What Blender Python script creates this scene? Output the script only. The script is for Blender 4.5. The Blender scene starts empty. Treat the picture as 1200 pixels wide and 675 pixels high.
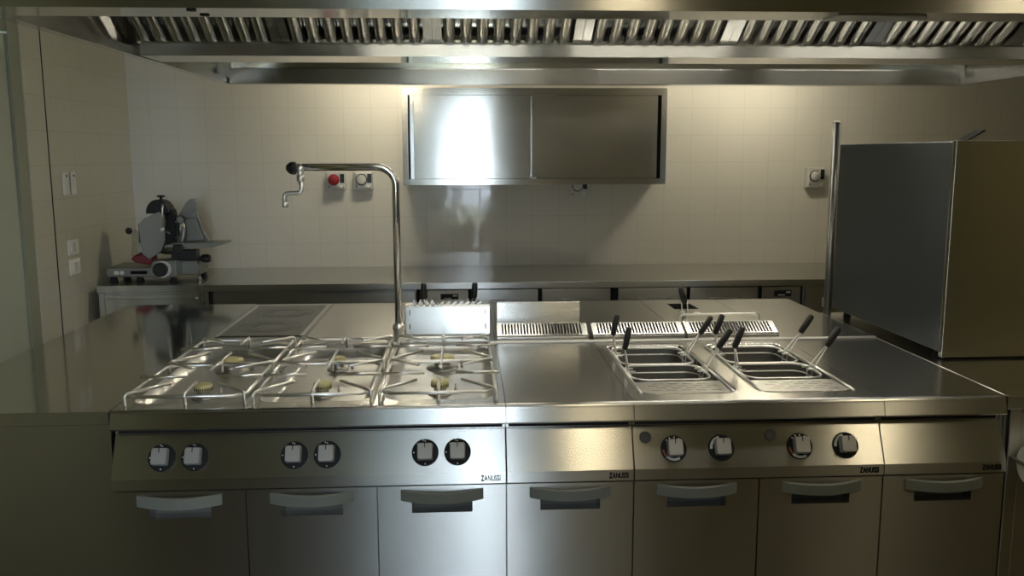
import bpy, bmesh, math, random
from mathutils import Vector, Matrix
from mathutils.geometry import tessellate_polygon
random.seed(4)
S = bpy.context.scene
COL = S.collection
PI = math.pi

# ------------------------------------------------------------------ materials
def new_mat(name):
    m = bpy.data.materials.new(name); m.use_nodes = True
    nt = m.node_tree
    return m, nt, nt.nodes['Principled BSDF']

def plain(name, col, rough=.5, metal=0., spec=.5, noise=0., nscale=40.):
    m, nt, b = new_mat(name)
    b.inputs['Base Color'].default_value = (*col, 1)
    b.inputs['Roughness'].default_value = rough
    b.inputs['Metallic'].default_value = metal
    b.inputs['Specular IOR Level'].default_value = spec
    tc = nt.nodes.new('ShaderNodeTexCoord')
    n = nt.nodes.new('ShaderNodeTexNoise'); n.inputs['Scale'].default_value = nscale
    nt.links.new(tc.outputs['Object'], n.inputs['Vector'])
    mr = nt.nodes.new('ShaderNodeMapRange')
    mr.inputs['To Min'].default_value = max(0., rough * .94 - noise); mr.inputs['To Max'].default_value = rough * 1.06 + noise
    nt.links.new(n.outputs['Fac'], mr.inputs['Value']); nt.links.new(mr.outputs['Result'], b.inputs['Roughness'])
    return m

def steel(name, col, rough, aniso, grain=.02, gscale=(1.5, 220, 220)):
    """brushed stainless: grain runs along X on faces seen from the front, spread of the reflection across it"""
    m, nt, b = new_mat(name)
    b.inputs['Base Color'].default_value = (*col, 1)
    b.inputs['Metallic'].default_value = 1
    b.inputs['Anisotropic'].default_value = aniso
    b.inputs['Anisotropic Rotation'].default_value = .25
    t = nt.nodes.new('ShaderNodeCombineXYZ')            # the brushing runs along X (along Y on end faces)
    t.inputs[0].default_value = 1; t.inputs[1].default_value = .03
    nt.links.new(t.outputs[0], b.inputs['Tangent'])
    tc = nt.nodes.new('ShaderNodeTexCoord'); mp = nt.nodes.new('ShaderNodeMapping')
    mp.inputs['Scale'].default_value = gscale
    n = nt.nodes.new('ShaderNodeTexNoise'); n.inputs['Scale'].default_value = 1; n.inputs['Detail'].default_value = 3
    nt.links.new(tc.outputs['Object'], mp.inputs['Vector']); nt.links.new(mp.outputs['Vector'], n.inputs['Vector'])
    mr = nt.nodes.new('ShaderNodeMapRange')
    mr.inputs['To Min'].default_value = rough * .99; mr.inputs['To Max'].default_value = rough * 1.01
    nt.links.new(n.outputs['Fac'], mr.inputs['Value']); nt.links.new(mr.outputs['Result'], b.inputs['Roughness'])
    n2 = nt.nodes.new('ShaderNodeTexNoise'); n2.inputs['Scale'].default_value = 3.1; n2.inputs['Detail'].default_value = 1
    nt.links.new(tc.outputs['Object'], n2.inputs['Vector'])
    bp = nt.nodes.new('ShaderNodeBump'); bp.inputs['Strength'].default_value = grain; bp.inputs['Distance'].default_value = .05
    nt.links.new(n2.outputs['Fac'], bp.inputs['Height']); nt.links.new(bp.outputs['Normal'], b.inputs['Normal'])
    return m

SC = (.63, .625, .595)
M = {}
M['steel_v'] = steel('brushed steel upright', SC, .27, .97)
M['cab_v'] = steel('brushed cabinet steel', SC, .19, .95, grain=.012)
M['steel_h'] = steel('brushed steel flat', SC, .24, .72)
M['top_h'] = steel('polished worktop', SC, .21, .6, grain=.010)
M['table_h'] = steel('polished table steel', (.50, .49, .44), .09, .4, grain=.006)
M['mirror_h'] = steel('smooth hood steel', SC, .10, .3, grain=.01)
M['mirror_v'] = steel('smooth hood steel upright', SC, .16, .7, grain=.01)
M['dark_v'] = steel('shaded steel upright', (.17, .19, .22), .28, .9, gscale=(220, 1.5, 220))  # dark room reflected in the cabinet side, put into the steel colour
M['chrome'] = plain('chrome rod', (.88, .87, .85), .30, 1)
M['bright'] = plain('bright pressed steel', (.72, .71, .68), .17, 1)
M['baffle'] = plain('bright filter steel', (.74, .735, .71), .15, 1)
M['tray'] = plain('pressed tray steel', (.58, .58, .575), .34, 1)
M['post'] = plain('dim steel tube', (.22, .22, .205), .3, 1)
M['cast'] = plain('cast aluminium', (.27, .27, .245), .42, 1)
M['bowl'] = plain('fine steel mesh', (.15, .15, .14), .45, .8)
M['dull'] = plain('dull steel', (.48, .47, .44), .38, 1)
M['grey_handle'] = plain('grey painted handle', (.18, .19, .165), .5, 0)
M['recess'] = plain('recess shell', (.10, .10, .09), .5)
M['knob'] = plain('silver knob', (.38, .38, .37), .36, .35)
M['black'] = plain('black plastic', (.012, .012, .012), .42)
M['button'] = plain('dark button', (.10, .10, .095), .5, 0, .2)
M['gap'] = plain('dark gap', (.006, .006, .006), .8)
M['dial'] = plain('dial black', (.012, .013, .015), .6, 0, .25)
M['white'] = plain('white plastic', (.72, .71, .66), .42)
M['print_white'] = plain('white print', (.75, .75, .73), .5)
M['lamp_amber'] = plain('amber print', (.30, .07, .03), .5)
M['ink'] = plain('dark printed ink', (.012, .012, .012), .85, 0, .05)
M['brass'] = plain('burner enamel', (.60, .55, .28), .5, .1)
M['red'] = plain('red button', (.27, .008, .018), .5)
M['packet'] = plain('dull red wrap', (.20, .012, .02), .5)
M['box_grey'] = plain('grey plastic box', (.52, .52, .49), .5)
M['display'] = plain('dark display', (.02, .025, .03), .25)
M['ceramic'] = None
M['paper'] = plain('white paper', (.74, .73, .66), .9)
M['jamb'] = plain('painted jamb', (.27, .28, .21), .6)
M['door_paint'] = plain('painted door', (.40, .43, .35), .5)
M['floor'] = None
M['rubber'] = plain('rubber', (.015, .015, .015), .8)

def tile_mat(name, col, grout, size, rough, axes, off=(0, 0)):
    m, nt, b = new_mat(name)
    tc = nt.nodes.new('ShaderNodeTexCoord'); sp = nt.nodes.new('ShaderNodeSeparateXYZ'); cb = nt.nodes.new('ShaderNodeCombineXYZ')
    nt.links.new(tc.outputs['Object'], sp.inputs[0])
    for k, a in enumerate(axes):
        ad = nt.nodes.new('ShaderNodeMath'); ad.operation = 'ADD'; ad.inputs[1].default_value = off[k] + 20 * size
        nt.links.new(sp.outputs[a], ad.inputs[0]); nt.links.new(ad.outputs[0], cb.inputs[k])
    br = nt.nodes.new('ShaderNodeTexBrick'); br.offset = 0; br.squash = 1
    br.inputs['Scale'].default_value = 1
    br.inputs['Brick Width'].default_value = size; br.inputs['Row Height'].default_value = size
    br.inputs['Mortar Size'].default_value = .0016; br.inputs['Mortar Smooth'].default_value = .3
    br.inputs['Color1'].default_value = (*col, 1); br.inputs['Color2'].default_value = (*[c * .985 for c in col], 1)
    br.inputs['Mortar'].default_value = (*grout, 1)
    nt.links.new(cb.outputs[0], br.inputs['Vector']); nt.links.new(br.outputs['Color'], b.inputs['Base Color'])
    mr = nt.nodes.new('ShaderNodeMapRange'); mr.inputs['To Min'].default_value = rough; mr.inputs['To Max'].default_value = .7
    nt.links.new(br.outputs['Fac'], mr.inputs['Value']); nt.links.new(mr.outputs['Result'], b.inputs['Roughness'])
    bp = nt.nodes.new('ShaderNodeBump'); bp.invert = True; bp.inputs['Strength'].default_value = .12; bp.inputs['Distance'].default_value = .002
    n2 = nt.nodes.new('ShaderNodeTexNoise'); n2.inputs['Scale'].default_value = 7; n2.inputs['Detail'].default_value = 1
    nt.links.new(tc.outputs['Object'], n2.inputs['Vector'])
    bp2 = nt.nodes.new('ShaderNodeBump'); bp2.inputs['Strength'].default_value = .02; bp2.inputs['Distance'].default_value = .05
    nt.links.new(n2.outputs['Fac'], bp2.inputs['Height'])
    nt.links.new(br.outputs['Fac'], bp.inputs['Height']); nt.links.new(bp2.outputs['Normal'], bp.inputs['Normal'])
    nt.links.new(bp.outputs['Normal'], b.inputs['Normal'])
    return m
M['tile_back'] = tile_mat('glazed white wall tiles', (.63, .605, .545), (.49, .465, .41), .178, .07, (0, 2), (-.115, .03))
M['tile_side'] = tile_mat('shaded white side wall tiles', (.50, .485, .40), (.42, .41, .34), .178, .30, (1, 2), (.03, .03))  # same tile as the back wall, darkened to carry the side wall's shade
M['floor'] = tile_mat('brown floor tiles', (.085, .07, .045), (.05, .045, .03), .30, .3, (0, 1))
M['plaster'] = plain('dull plaster', (.27, .25, .13), .9)
M['sky_blocker_grey'] = plain('blue grey sky blocker', (.06, .075, .09), .9)
M['ceil'] = plain('white ceiling paint', (.60, .58, .42), .9)

def hatch_mat(name, c1, c2, scale, axis, rough=.35, metal=1.):
    m, nt, b = new_mat(name)
    b.inputs['Metallic'].default_value = metal; b.inputs['Roughness'].default_value = rough
    tc = nt.nodes.new('ShaderNodeTexCoord')
    w = nt.nodes.new('ShaderNodeTexWave'); w.bands_direction = axis; w.inputs['Scale'].default_value = scale
    nt.links.new(tc.outputs['Object'], w.inputs['Vector'])
    r = nt.nodes.new('ShaderNodeMix'); r.data_type = 'RGBA'
    r.inputs['A'].default_value = (*c1, 1); r.inputs['B'].default_value = (*c2, 1)
    nt.links.new(w.outputs['Fac'], r.inputs['Factor']); nt.links.new(r.outputs['Result'], b.inputs['Base Color'])
    return m
M['ridged'] = hatch_mat('ridged aluminium', (.36, .36, .33), (.22, .22, .20), 60, 'Z', .4)

def dots_mat(name, pitch):
    """steel sheet with rows of punched round holes"""
    m, nt, b = new_mat(name)
    b.inputs['Metallic'].default_value = 1; b.inputs['Roughness'].default_value = .2
    tc = nt.nodes.new('ShaderNodeTexCoord'); sp = nt.nodes.new('ShaderNodeSeparateXYZ'); nt.links.new(tc.outputs['Object'], sp.inputs[0])
    outs = []
    for a in (0, 2):
        d = nt.nodes.new('ShaderNodeMath'); d.operation = 'MULTIPLY'; d.inputs[1].default_value = 1 / pitch
        f = nt.nodes.new('ShaderNodeMath'); f.operation = 'FRACT'; s = nt.nodes.new('ShaderNodeMath'); s.operation = 'SUBTRACT'; s.inputs[1].default_value = .5
        q = nt.nodes.new('ShaderNodeMath'); q.operation = 'POWER'; q.inputs[1].default_value = 2
        nt.links.new(sp.outputs[a], d.inputs[0]); nt.links.new(d.outputs[0], f.inputs[0]); nt.links.new(f.outputs[0], s.inputs[0])
        ab = nt.nodes.new('ShaderNodeMath'); ab.operation = 'ABSOLUTE'; nt.links.new(s.outputs[0], ab.inputs[0]); nt.links.new(ab.outputs[0], q.inputs[0])
        outs.append(q)
    ad = nt.nodes.new('ShaderNodeMath'); ad.operation = 'ADD'; nt.links.new(outs[0].outputs[0], ad.inputs[0]); nt.links.new(outs[1].outputs[0], ad.inputs[1])
    lt = nt.nodes.new('ShaderNodeMath'); lt.operation = 'LESS_THAN'; lt.inputs[1].default_value = .10; nt.links.new(ad.outputs[0], lt.inputs[0])
    r = nt.nodes.new('ShaderNodeMix'); r.data_type = 'RGBA'; r.inputs['A'].default_value = (.6, .59, .55, 1); r.inputs['B'].default_value = (.01, .01, .01, 1)
    nt.links.new(lt.outputs[0], r.inputs['Factor']); nt.links.new(r.outputs['Result'], b.inputs['Base Color'])
    return m
M['punched'] = dots_mat('punched steel', .018)

def ceramic_mat():
    m, nt, b = new_mat('dark glass hob')
    b.inputs['Roughness'].default_value = .12
    tc = nt.nodes.new('ShaderNodeTexCoord')
    n = nt.nodes.new('ShaderNodeTexNoise'); n.inputs['Scale'].default_value = 260
    nt.links.new(tc.outputs['Object'], n.inputs['Vector'])
    r = nt.nodes.new('ShaderNodeMix'); r.data_type = 'RGBA'; r.inputs['A'].default_value = (.035, .036, .03, 1); r.inputs['B'].default_value = (.085, .085, .07, 1)
    nt.links.new(n.outputs['Fac'], r.inputs['Factor']); nt.links.new(r.outputs['Result'], b.inputs['Base Color'])
    return m
M['ceramic'] = ceramic_mat()
M['zone'] = plain('hob ring print', (.018, .018, .016), .2)

def glass_mat(name, tint=(1, 1, 1)):
    m, nt, b = new_mat(name); nt.nodes.remove(b)
    out = nt.nodes['Material Output']
    tr = nt.nodes.new('ShaderNodeBsdfTransparent'); tr.inputs[0].default_value = (*tint, 1)
    gl = nt.nodes.new('ShaderNodeBsdfGlossy'); gl.inputs['Roughness'].default_value = .02
    fr = nt.nodes.new('ShaderNodeFresnel'); fr.inputs['IOR'].default_value = 1.45
    mx = nt.nodes.new('ShaderNodeMixShader')
    nt.links.new(fr.outputs[0], mx.inputs[0]); nt.links.new(tr.outputs[0], mx.inputs[1]); nt.links.new(gl.outputs[0], mx.inputs[2])
    nt.links.new(mx.outputs[0], out.inputs['Surface'])
    return m
M['glass'] = glass_mat('window glass')
M['guard'] = glass_mat('clear guard', (.82, .82, .78))

def emit_mat(name, col, s):
    m, nt, b = new_mat(name)
    b.inputs['Base Color'].default_value = (.8, .8, .8, 1)
    b.inputs['Emission Color'].default_value = (*col, 1); b.inputs['Emission Strength'].default_value = s
    return m
WARM = (1, .91, .70)
M['tube'] = emit_mat('lit warm tube', WARM, 86)
M['hood_lamp'] = emit_mat('lit hood lamp', (1, .95, .82), 7)
M['panel_lamp'] = emit_mat('lit warm ceiling lamp', (1, .84, .55), 22)

# ------------------------------------------------------------------ mesh builder
class MB:
    def __init__(s): s.bm = bmesh.new()
    def face(s, pts, mi=0, smooth=False):
        f = s.bm.faces.new([s.bm.verts.new(p) for p in pts]); f.material_index = mi; f.smooth = smooth; return f
    def box(s, x0, x1, y0, y1, z0, z1, mi=0):
        v = [s.bm.verts.new((x, y, z)) for z in (z0, z1) for y in (y0, y1) for x in (x0, x1)]
        for q in ((0, 2, 3, 1), (4, 5, 7, 6), (0, 1, 5, 4), (2, 6, 7, 3), (0, 4, 6, 2), (1, 3, 7, 5)):
            f = s.bm.faces.new([v[i] for i in q]); f.material_index = mi
        return s
    def loft(s, rings, cap=True, closed=True, smooth=False, mi=0):
        R = [[s.bm.verts.new(p) for p in r] for r in rings]
        n = len(R[0])
        for a, b in zip(R, R[1:]):
            for i in range(n if closed else n - 1):
                j = (i + 1) % n
                f = s.bm.faces.new((a[i], a[j], b[j], b[i])); f.smooth = smooth; f.material_index = mi
        if cap:
            f = s.bm.faces.new(list(reversed(R[0]))); f.material_index = mi
            f = s.bm.faces.new(R[-1]); f.material_index = mi
        return s
    def prism(s, prof, x0, x1, axis='X', mi=0):
        """profile of (a,b) pairs extruded along an axis: X -> (y,z), Y -> (x,z), Z -> (x,y)"""
        P = {'X': lambda p, t: (t, p[0], p[1]), 'Y': lambda p, t: (p[0], t, p[1]), 'Z': lambda p, t: (p[0], p[1], t)}[axis]
        return s.loft([[P(p, x0) for p in prof], [P(p, x1) for p in prof]], mi=mi)
    def tube(s, pts, r, n=10, cap=True, closed=False, mi=0):
        pts = [Vector(p) for p in pts]; m = len(pts)
        rr = r if isinstance(r, (list, tuple)) else [r] * m
        T = []
        for i in range(m):
            if closed: d = pts[(i + 1) % m] - pts[i - 1]
            else: d = (pts[min(i + 1, m - 1)] - pts[i]).normalized() + (pts[i] - pts[max(i - 1, 0)]).normalized() if 0 < i < m - 1 else pts[min(i + 1, m - 1)] - pts[max(i - 1, 0)]
            T.append(d.normalized())
        up = Vector((0, 0, 1)) if abs(T[0].z) < .9 else Vector((0, 1, 0))
        u = T[0].cross(up).normalized(); rings = []
        for i in range(m):
            u = (u - T[i] * u.dot(T[i])).normalized(); w = T[i].cross(u)
            rings.append([pts[i] + (u * math.cos(2 * PI * k / n) + w * math.sin(2 * PI * k / n)) * rr[i] for k in range(n)])
        if closed: rings.append(rings[0])
        return s.loft(rings, cap=cap and not closed, smooth=True, mi=mi)
    def lathe(s, prof, c, d=(0, 0, 1), n=28, mi=0, smooth=True, cap=True):
        """(radius, height) pairs turned about direction d through c"""
        d = Vector(d).normalized(); u = d.orthogonal().normalized(); w = d.cross(u); c = Vector(c)
        rings = [[c + d * h + (u * math.cos(2 * PI * k / n) + w * math.sin(2 * PI * k / n)) * max(r, 1e-5) for k in range(n)] for r, h in prof]
        return s.loft(rings, smooth=smooth, mi=mi, cap=cap)
    def sheet(s, outer, holes, fn, mi=0):
        """flat sheet with holes; fn maps (a,b) to a point"""
        allp = [Vector((p[0], p[1], 0)) for p in outer]
        polys = [allp[:]]
        for h in holes: polys.append([Vector((p[0], p[1], 0)) for p in h])
        flat = [p for q in polys for p in q]
        vs = [s.bm.verts.new(fn(p.x, p.y)) for p in flat]
        for t in tessellate_polygon(polys):
            try: f = s.bm.faces.new([vs[i] for i in t]); f.material_index = mi
            except ValueError: pass
        return s
    def ring(s, l0, l1, smooth=False, mi=0): return s.loft([l0, l1], cap=False, smooth=smooth, mi=mi)

def rrect(x0, x1, y0, y1, r, n=4):
    out = []
    for cx, cy, a in ((x1 - r, y0 + r, -90), (x1 - r, y1 - r, 0), (x0 + r, y1 - r, 90), (x0 + r, y0 + r, 180)):
        for k in range(n + 1):
            t = math.radians(a + 90 * k / n); out.append((cx + r * math.cos(t), cy + r * math.sin(t)))
    return out

def arc_path(pts, r, n=5):
    """polyline with rounded corners"""
    P = [Vector(p) for p in pts]; out = [P[0]]
    for a, b, c in zip(P, P[1:], P[2:]):
        d0 = (a - b).normalized(); d1 = (c - b).normalized()
        rr = min(r, (a - b).length * .49, (c - b).length * .49)
        p0 = b + d0 * rr; p1 = b + d1 * rr
        for k in range(n + 1):
            t = k / n
            out.append(p0 * (1 - t) ** 2 + b * 2 * t * (1 - t) + p1 * t * t)
    out.append(P[-1]); return out

PAIRS = {'cab': ('cab_v', 'steel_h'), 'trough': ('steel_v', 'mirror_h'), 'table': ('steel_v', 'table_h'), 'steel': ('steel_v', 'steel_h'), 'top': ('steel_v', 'top_h'), 'hood': ('mirror_v', 'mirror_h'), 'dark': ('dark_v', 'steel_h')}
def obj(name, mb, mat, parent=None, bevel=0, seg=2, extra=()):
    bm = mb.bm
    bmesh.ops.remove_doubles(bm, verts=bm.verts, dist=1e-6)
    bmesh.ops.recalc_face_normals(bm, faces=bm.faces)
    me = bpy.data.meshes.new(name)
    if mat in PAIRS:
        k = 2
        for f in bm.faces:
            if f.material_index == 0: f.material_index = 1 if abs(f.normal.z) > .72 else 0
            else: f.material_index += 1
        mats = [M[x] for x in PAIRS[mat]]
    else: mats = [M[mat]]
    mats += [M[x] for x in extra]
    o = bpy.data.objects.new(name, me); COL.objects.link(o)
    if parent is not None:
        root = parent
        while root.parent: root = root.parent
        off = root.location
        bmesh.ops.translate(bm, verts=bm.verts, vec=-off)
        o.parent = parent
    bm.to_mesh(me); bm.free()
    for m in mats: me.materials.append(m)
    if bevel:
        b = o.modifiers.new('edge', 'BEVEL'); b.width = bevel; b.segments = seg; b.limit_method = 'ANGLE'; b.angle_limit = math.radians(35)
    return o

def tag(o, label, cat, group=None):
    o['label'] = label; o['category'] = cat
    if group: o['group'] = group
    return o
def thing(name, loc, label, cat, group=None):
    o = bpy.data.objects.new(name, None); COL.objects.link(o); o.location = loc; o.empty_display_size = .1
    return tag(o, label, cat, group)
def struct(name, mb, mat, **k):
    o = obj(name, mb, mat, **k); o['kind'] = 'structure'; return o

def text_mesh(name, body, size, xs, place, parent, mat):
    cu = bpy.data.curves.new(name, 'FONT'); cu.body = body; cu.size = size; cu.align_x = 'RIGHT'; cu.extrude = .0006; cu.offset = size * .022; cu.space_character = 1.06
    t = bpy.data.objects.new('tmp_text', cu); COL.objects.link(t)
    bpy.context.view_layer.update()
    me = bpy.data.meshes.new_from_object(t.evaluated_get(bpy.context.evaluated_depsgraph_get()))
    bpy.data.objects.remove(t); bpy.data.curves.remove(cu)
    me.transform(Matrix.Diagonal((xs, 1, 1, 1))); me.transform(place)
    root = parent
    while root.parent: root = root.parent
    me.transform(Matrix.Translation(-root.location))
    me.materials.clear(); me.materials.append(M[mat])
    o = bpy.data.objects.new(name, me); COL.objects.link(o); o.parent = parent; me.name = name
    return o
def front_frame(x, y, z):   # text standing upright, read from the front (-Y side)
    return Matrix.Translation((x, y, z)) @ Matrix.Rotation(PI / 2, 4, 'X')

H = .86                    # worktop height of the cooking block

# ------------------------------------------------------------------ the room
XL, XR, YF, YB, ZC = -1.085, 5.2, -5.2, 3.31, 3.1
DX0, DX1, DZ = .25, 1.50, 2.95       # glazed door behind the camera
struct('floor', MB().box(-3.6, XR + .1, YF - .1, YB + .1, -.08, 0), 'floor')
struct('ceiling', MB().box(-3.6, XR + .1, YF - .1, YB + .1, ZC, ZC + .08), 'ceil')
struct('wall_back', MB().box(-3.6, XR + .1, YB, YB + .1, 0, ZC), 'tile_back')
struct('wall_right', MB().box(XR, XR + .1, YF, YB, 0, ZC), 'plaster')
# left wall: tiled to the pier, then a recessed painted door, then plaster
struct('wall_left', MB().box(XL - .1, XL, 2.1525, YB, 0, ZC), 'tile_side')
struct('trim_1', MB().box(XL - .1, XL + .003, 2.138, 2.152, 0, ZC), 'gap')
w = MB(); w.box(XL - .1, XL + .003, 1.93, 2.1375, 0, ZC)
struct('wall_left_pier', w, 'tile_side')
struct('trim_2', MB().box(XL - .1, XL - .004, 1.83, 1.9295, 0, ZC), 'jamb')
dr = struct('door_1', MB().box(XL - .06, XL - .02, .90, 1.829, .01, 2.2), 'door_paint', bevel=.003)
obj('door_handle', MB().tube(arc_path([(XL - .02, 1.0, 1.02), (XL + .03, 1.0, 1.02), (XL + .03, 1.12, 1.02)], .02), .009), 'dull', dr)
struct('trim_3', MB().box(XL - .1, XL + .012, .80, .899, 0, ZC), 'gap')
struct('wall_left_lintel', MB().box(XL - .1, XL - .01, .90, 1.829, 2.21, ZC), 'jamb')
struct('wall_left_front', MB().box(XL - .1, XL, YF, .80, 0, ZC), 'plaster')
# front wall with the glazed door
w = MB(); w.box(-3.6, DX0, YF - .1, YF, 0, ZC); w.box(DX1, XR + .1, YF - .1, YF, 0, ZC); w.box(DX0, DX1, YF - .1, YF, DZ, ZC)
struct('wall_front', w, 'plaster')
wd = struct('door_2', MB().box(DX0, DX0 + .07, YF - .07, YF - .01, 0, DZ).box(DX1 - .07, DX1, YF - .07, YF - .01, 0, DZ)
            .box(.90, 1.02, YF - .07, YF - .01, 0, DZ).box(DX0, DX1, YF - .07, YF - .01, DZ - .07, DZ).box(DX0, DX1, YF - .07, YF - .01, 0, .22), 'door_paint', bevel=.004)
for k in range(1, 4):
    z = .22 + k * .66
    obj('glazing_bar', MB().box(DX0 + .07, .90, YF - .055, YF - .025, z - .013, z + .013).box(1.02, DX1 - .07, YF - .055, YF - .025, z - .013, z + .013), 'door_paint', wd)
for xm in (.62, 1.225):
    obj('glazing_bar', MB().box(xm - .012, xm + .012, YF - .055, YF - .025, .22, DZ - .07), 'door_paint', wd)
obj('pane', MB().box(DX0 + .06, .91, YF - .043, YF - .039, .21, DZ - .06), 'glass', wd)
obj('pane', MB().box(1.01, DX1 - .06, YF - .043, YF - .039, .21, DZ - .06), 'glass', wd)
# outdoors seen only through that door
struct('ground', MB().box(-8, 9, YF - 14, YF - .12, -.08, -.02), 'plaster')
struct('sky_blocker', MB().box(-7, .72, YF - 5.2, YF - 5.0, -.02, 5.5), 'sky_blocker_grey')  # unseen wall, added to darken one leaf of the glazed door

# ------------------------------------------------------------------ cooking block, front row
def lip_profile(y_back):
    p = [(y_back, H), (.014, H)]
    for k in range(1, 5):
        t = k / 4 * PI / 2; p.append((.014 - .014 * math.sin(t), H - .014 + .014 * math.cos(t)))
    return p + [(-.012, .806), (-.010, .801), (.03, .801), (.03, .835), (y_back, .835)]

PT, PB = Vector((0, .03, .776)), Vector((0, -.028, .652))      # slope of the control panels
PU = (PT - PB).normalized(); PN = Vector((0, -PU.z, PU.y))
def on_panel(x, z, out=0.):
    t = (z - PB.z) / (PT.z - PB.z)
    p = PB.lerp(PT, t) + PN * out; return Vector((x, p.y, p.z))

def unit_shell(t, x0, x1, top_holes=None):
    """cabinet body, plinth, panel and worktop of a floor unit"""
    g = .0012
    obj('body', MB().box(x0 + g, x1 - g, .035, .88, .12, .80), 'steel', t)
    obj('plinth', MB().box(x0 + g, x1 - g, .07, .86, 0, .12), 'dull', t)
    w = MB()
    if top_holes is None: w.prism(lip_profile(.895), x0 + g, x1 - g)
    else:
        w.prism(lip_profile(.04), x0 + g, x1 - g)
        w.sheet([(x0 + g, .04), (x1 - g, .04), (x1 - g, .895), (x0 + g, .895)], [h[0] for h in top_holes], lambda a, b: (a, b, H))
        w.box(x0 + g, x1 - g, .885, .895, .835, H - .0005)
    o = obj('worktop', w, 'top', t)
    p = MB().prism([(.034, .776), (PT.y, PT.z), (PB.y, PB.z), (PB.y - .002, .617), (.034, .617)], x0 + g, x1 - g)
    obj('control_panel', p, 'steel', t, bevel=.0015)
    obj('vent_slot', MB().box(x0 + .01, x1 - .01, .0335, .036, .779, .80), 'gap', t)
    text_mesh('logo', 'ZANUSSI', .0245, .60, front_frame(x1 - .018, PB.y - .0022, .6265), t, 'ink')

def door(t, x0, x1):
    g = .0022; yf = -.022; xc = (x0 + x1) / 2
    hx0, hx1, hz0, hz1 = xc - .094, xc + .094, .524, .560
    d = MB()
    hole = [(hx0, hz0), (hx1, hz0), (hx1, hz1), (hx0, hz1)]
    d.sheet([(x0 + g, .13), (x1 - g, .13), (x1 - g, .611), (x0 + g, .611)], [hole], lambda a, b: (a, yf, b))
    out = [(x0 + g, .13), (x1 - g, .13), (x1 - g, .611), (x0 + g, .611)]
    d.ring([(a, yf, b) for a, b in out], [(a, .033, b) for a, b in out]); d.face([(a, .033, b) for a, b in out])
    d.ring([(a, yf, b) for a, b in hole], [(a + (.004 if a < xc else -.004), .024, b) for a, b in hole])
    d.face([(a, .024, b) for a, b in hole], 1)
    o = obj('door', d, 'steel', t, extra=('recess',))
    n = 12; top = []; bot = []
    h = MB(); rings = []
    for k in range(n + 1):
        s = k / n * 2 - 1; x = xc + s * .128; b = 1 - s * s
        y = yf - .004 - .024 * b
        zt, zb = .600 - .006 * b, .566 - .006 * b
        rings.append([(x, y, zb), (x, y, zt), (x, y + .012, zt + .002), (x, yf + .0005 if abs(s) > .86 else y + .014, zb + .002)])
    h.loft(rings)
    obj('handle', h, 'grey_handle', o, bevel=.0015)

def dial_and_knob(t, x, z, style):
    c = on_panel(x, z)
    d = MB().lathe([(.0415, .0002), (.0415, .003), (.040, .0042)], c, PN, n=32, smooth=False)
    U = Vector((1, 0, 0)); V = PU
    def patch(u, v, a, b):
        q = c + PN * .0047
        d.face([q + U * (u + i * a) + V * (v + j * b) for i, j in ((-1, -1), (1, -1), (1, 1), (-1, 1))], 1)
    def arcpatch(a0, a1, r0, r1, mi):
        q = c + PN * .0047; n = 10
        for k in range(n):
            t0 = math.radians(a0 + (a1 - a0) * k / n); t1 = math.radians(a0 + (a1 - a0) * (k + 1) / n)
            d.face([q + U * (r * math.cos(tt)) + V * (r * math.sin(tt)) for r, tt in ((r0, t0), (r1, t0), (r1, t1), (r0, t1))], mi)
    if style == 'gas':
        for u, v in ((0, .035), (-.006, .037), (-.035, 0), (0, -.035), (-.0235, .0265)): patch(u, v, .0019, .0019)
    elif style == 'heat':
        for a in (60, 85, 110, 130): patch(.035 * math.cos(math.radians(a)), .035 * math.sin(math.radians(a)), .0022, .0022)
        arcpatch(225, 300, .030, .038, 1); arcpatch(185, 225, .031, .037, 2)
    else:
        arcpatch(100, 185, .0285, .037, 1)
    o = obj('dial', d, 'dial', t, extra=('print_white', 'lamp_amber'))
    k = MB(); rings = []
    for hgt, sc in ((.0048, .80), (.012, .86), (.012, 1), (.031, .96), (.0345, .88)):
        ring = []
        for a, b in rrect(-.0245, .0245, -.0245, .026, .006, 3):
            bulge = .004 * (1 - (a / .0245) ** 2) if b > 0 else -.0015 * (1 - (a / .0245) ** 2)
            ring.append(c + PN * hgt + U * (a * sc) + V * ((b + bulge) * sc))
        rings.append(ring)
    k.loft(rings)
    kb = obj('knob', k, 'knob', o)
    m = MB(); q = c + PN * .0352
    m.loft([[q + PN * h + U * a + V * b for a, b in ((-.0014, .012), (.0014, .012), (.0014, .026), (-.0014, .026))] for h in (-.0012, .0006)])
    obj('knob', k := m, 'black', o).name = 'pointer_mark'

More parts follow.
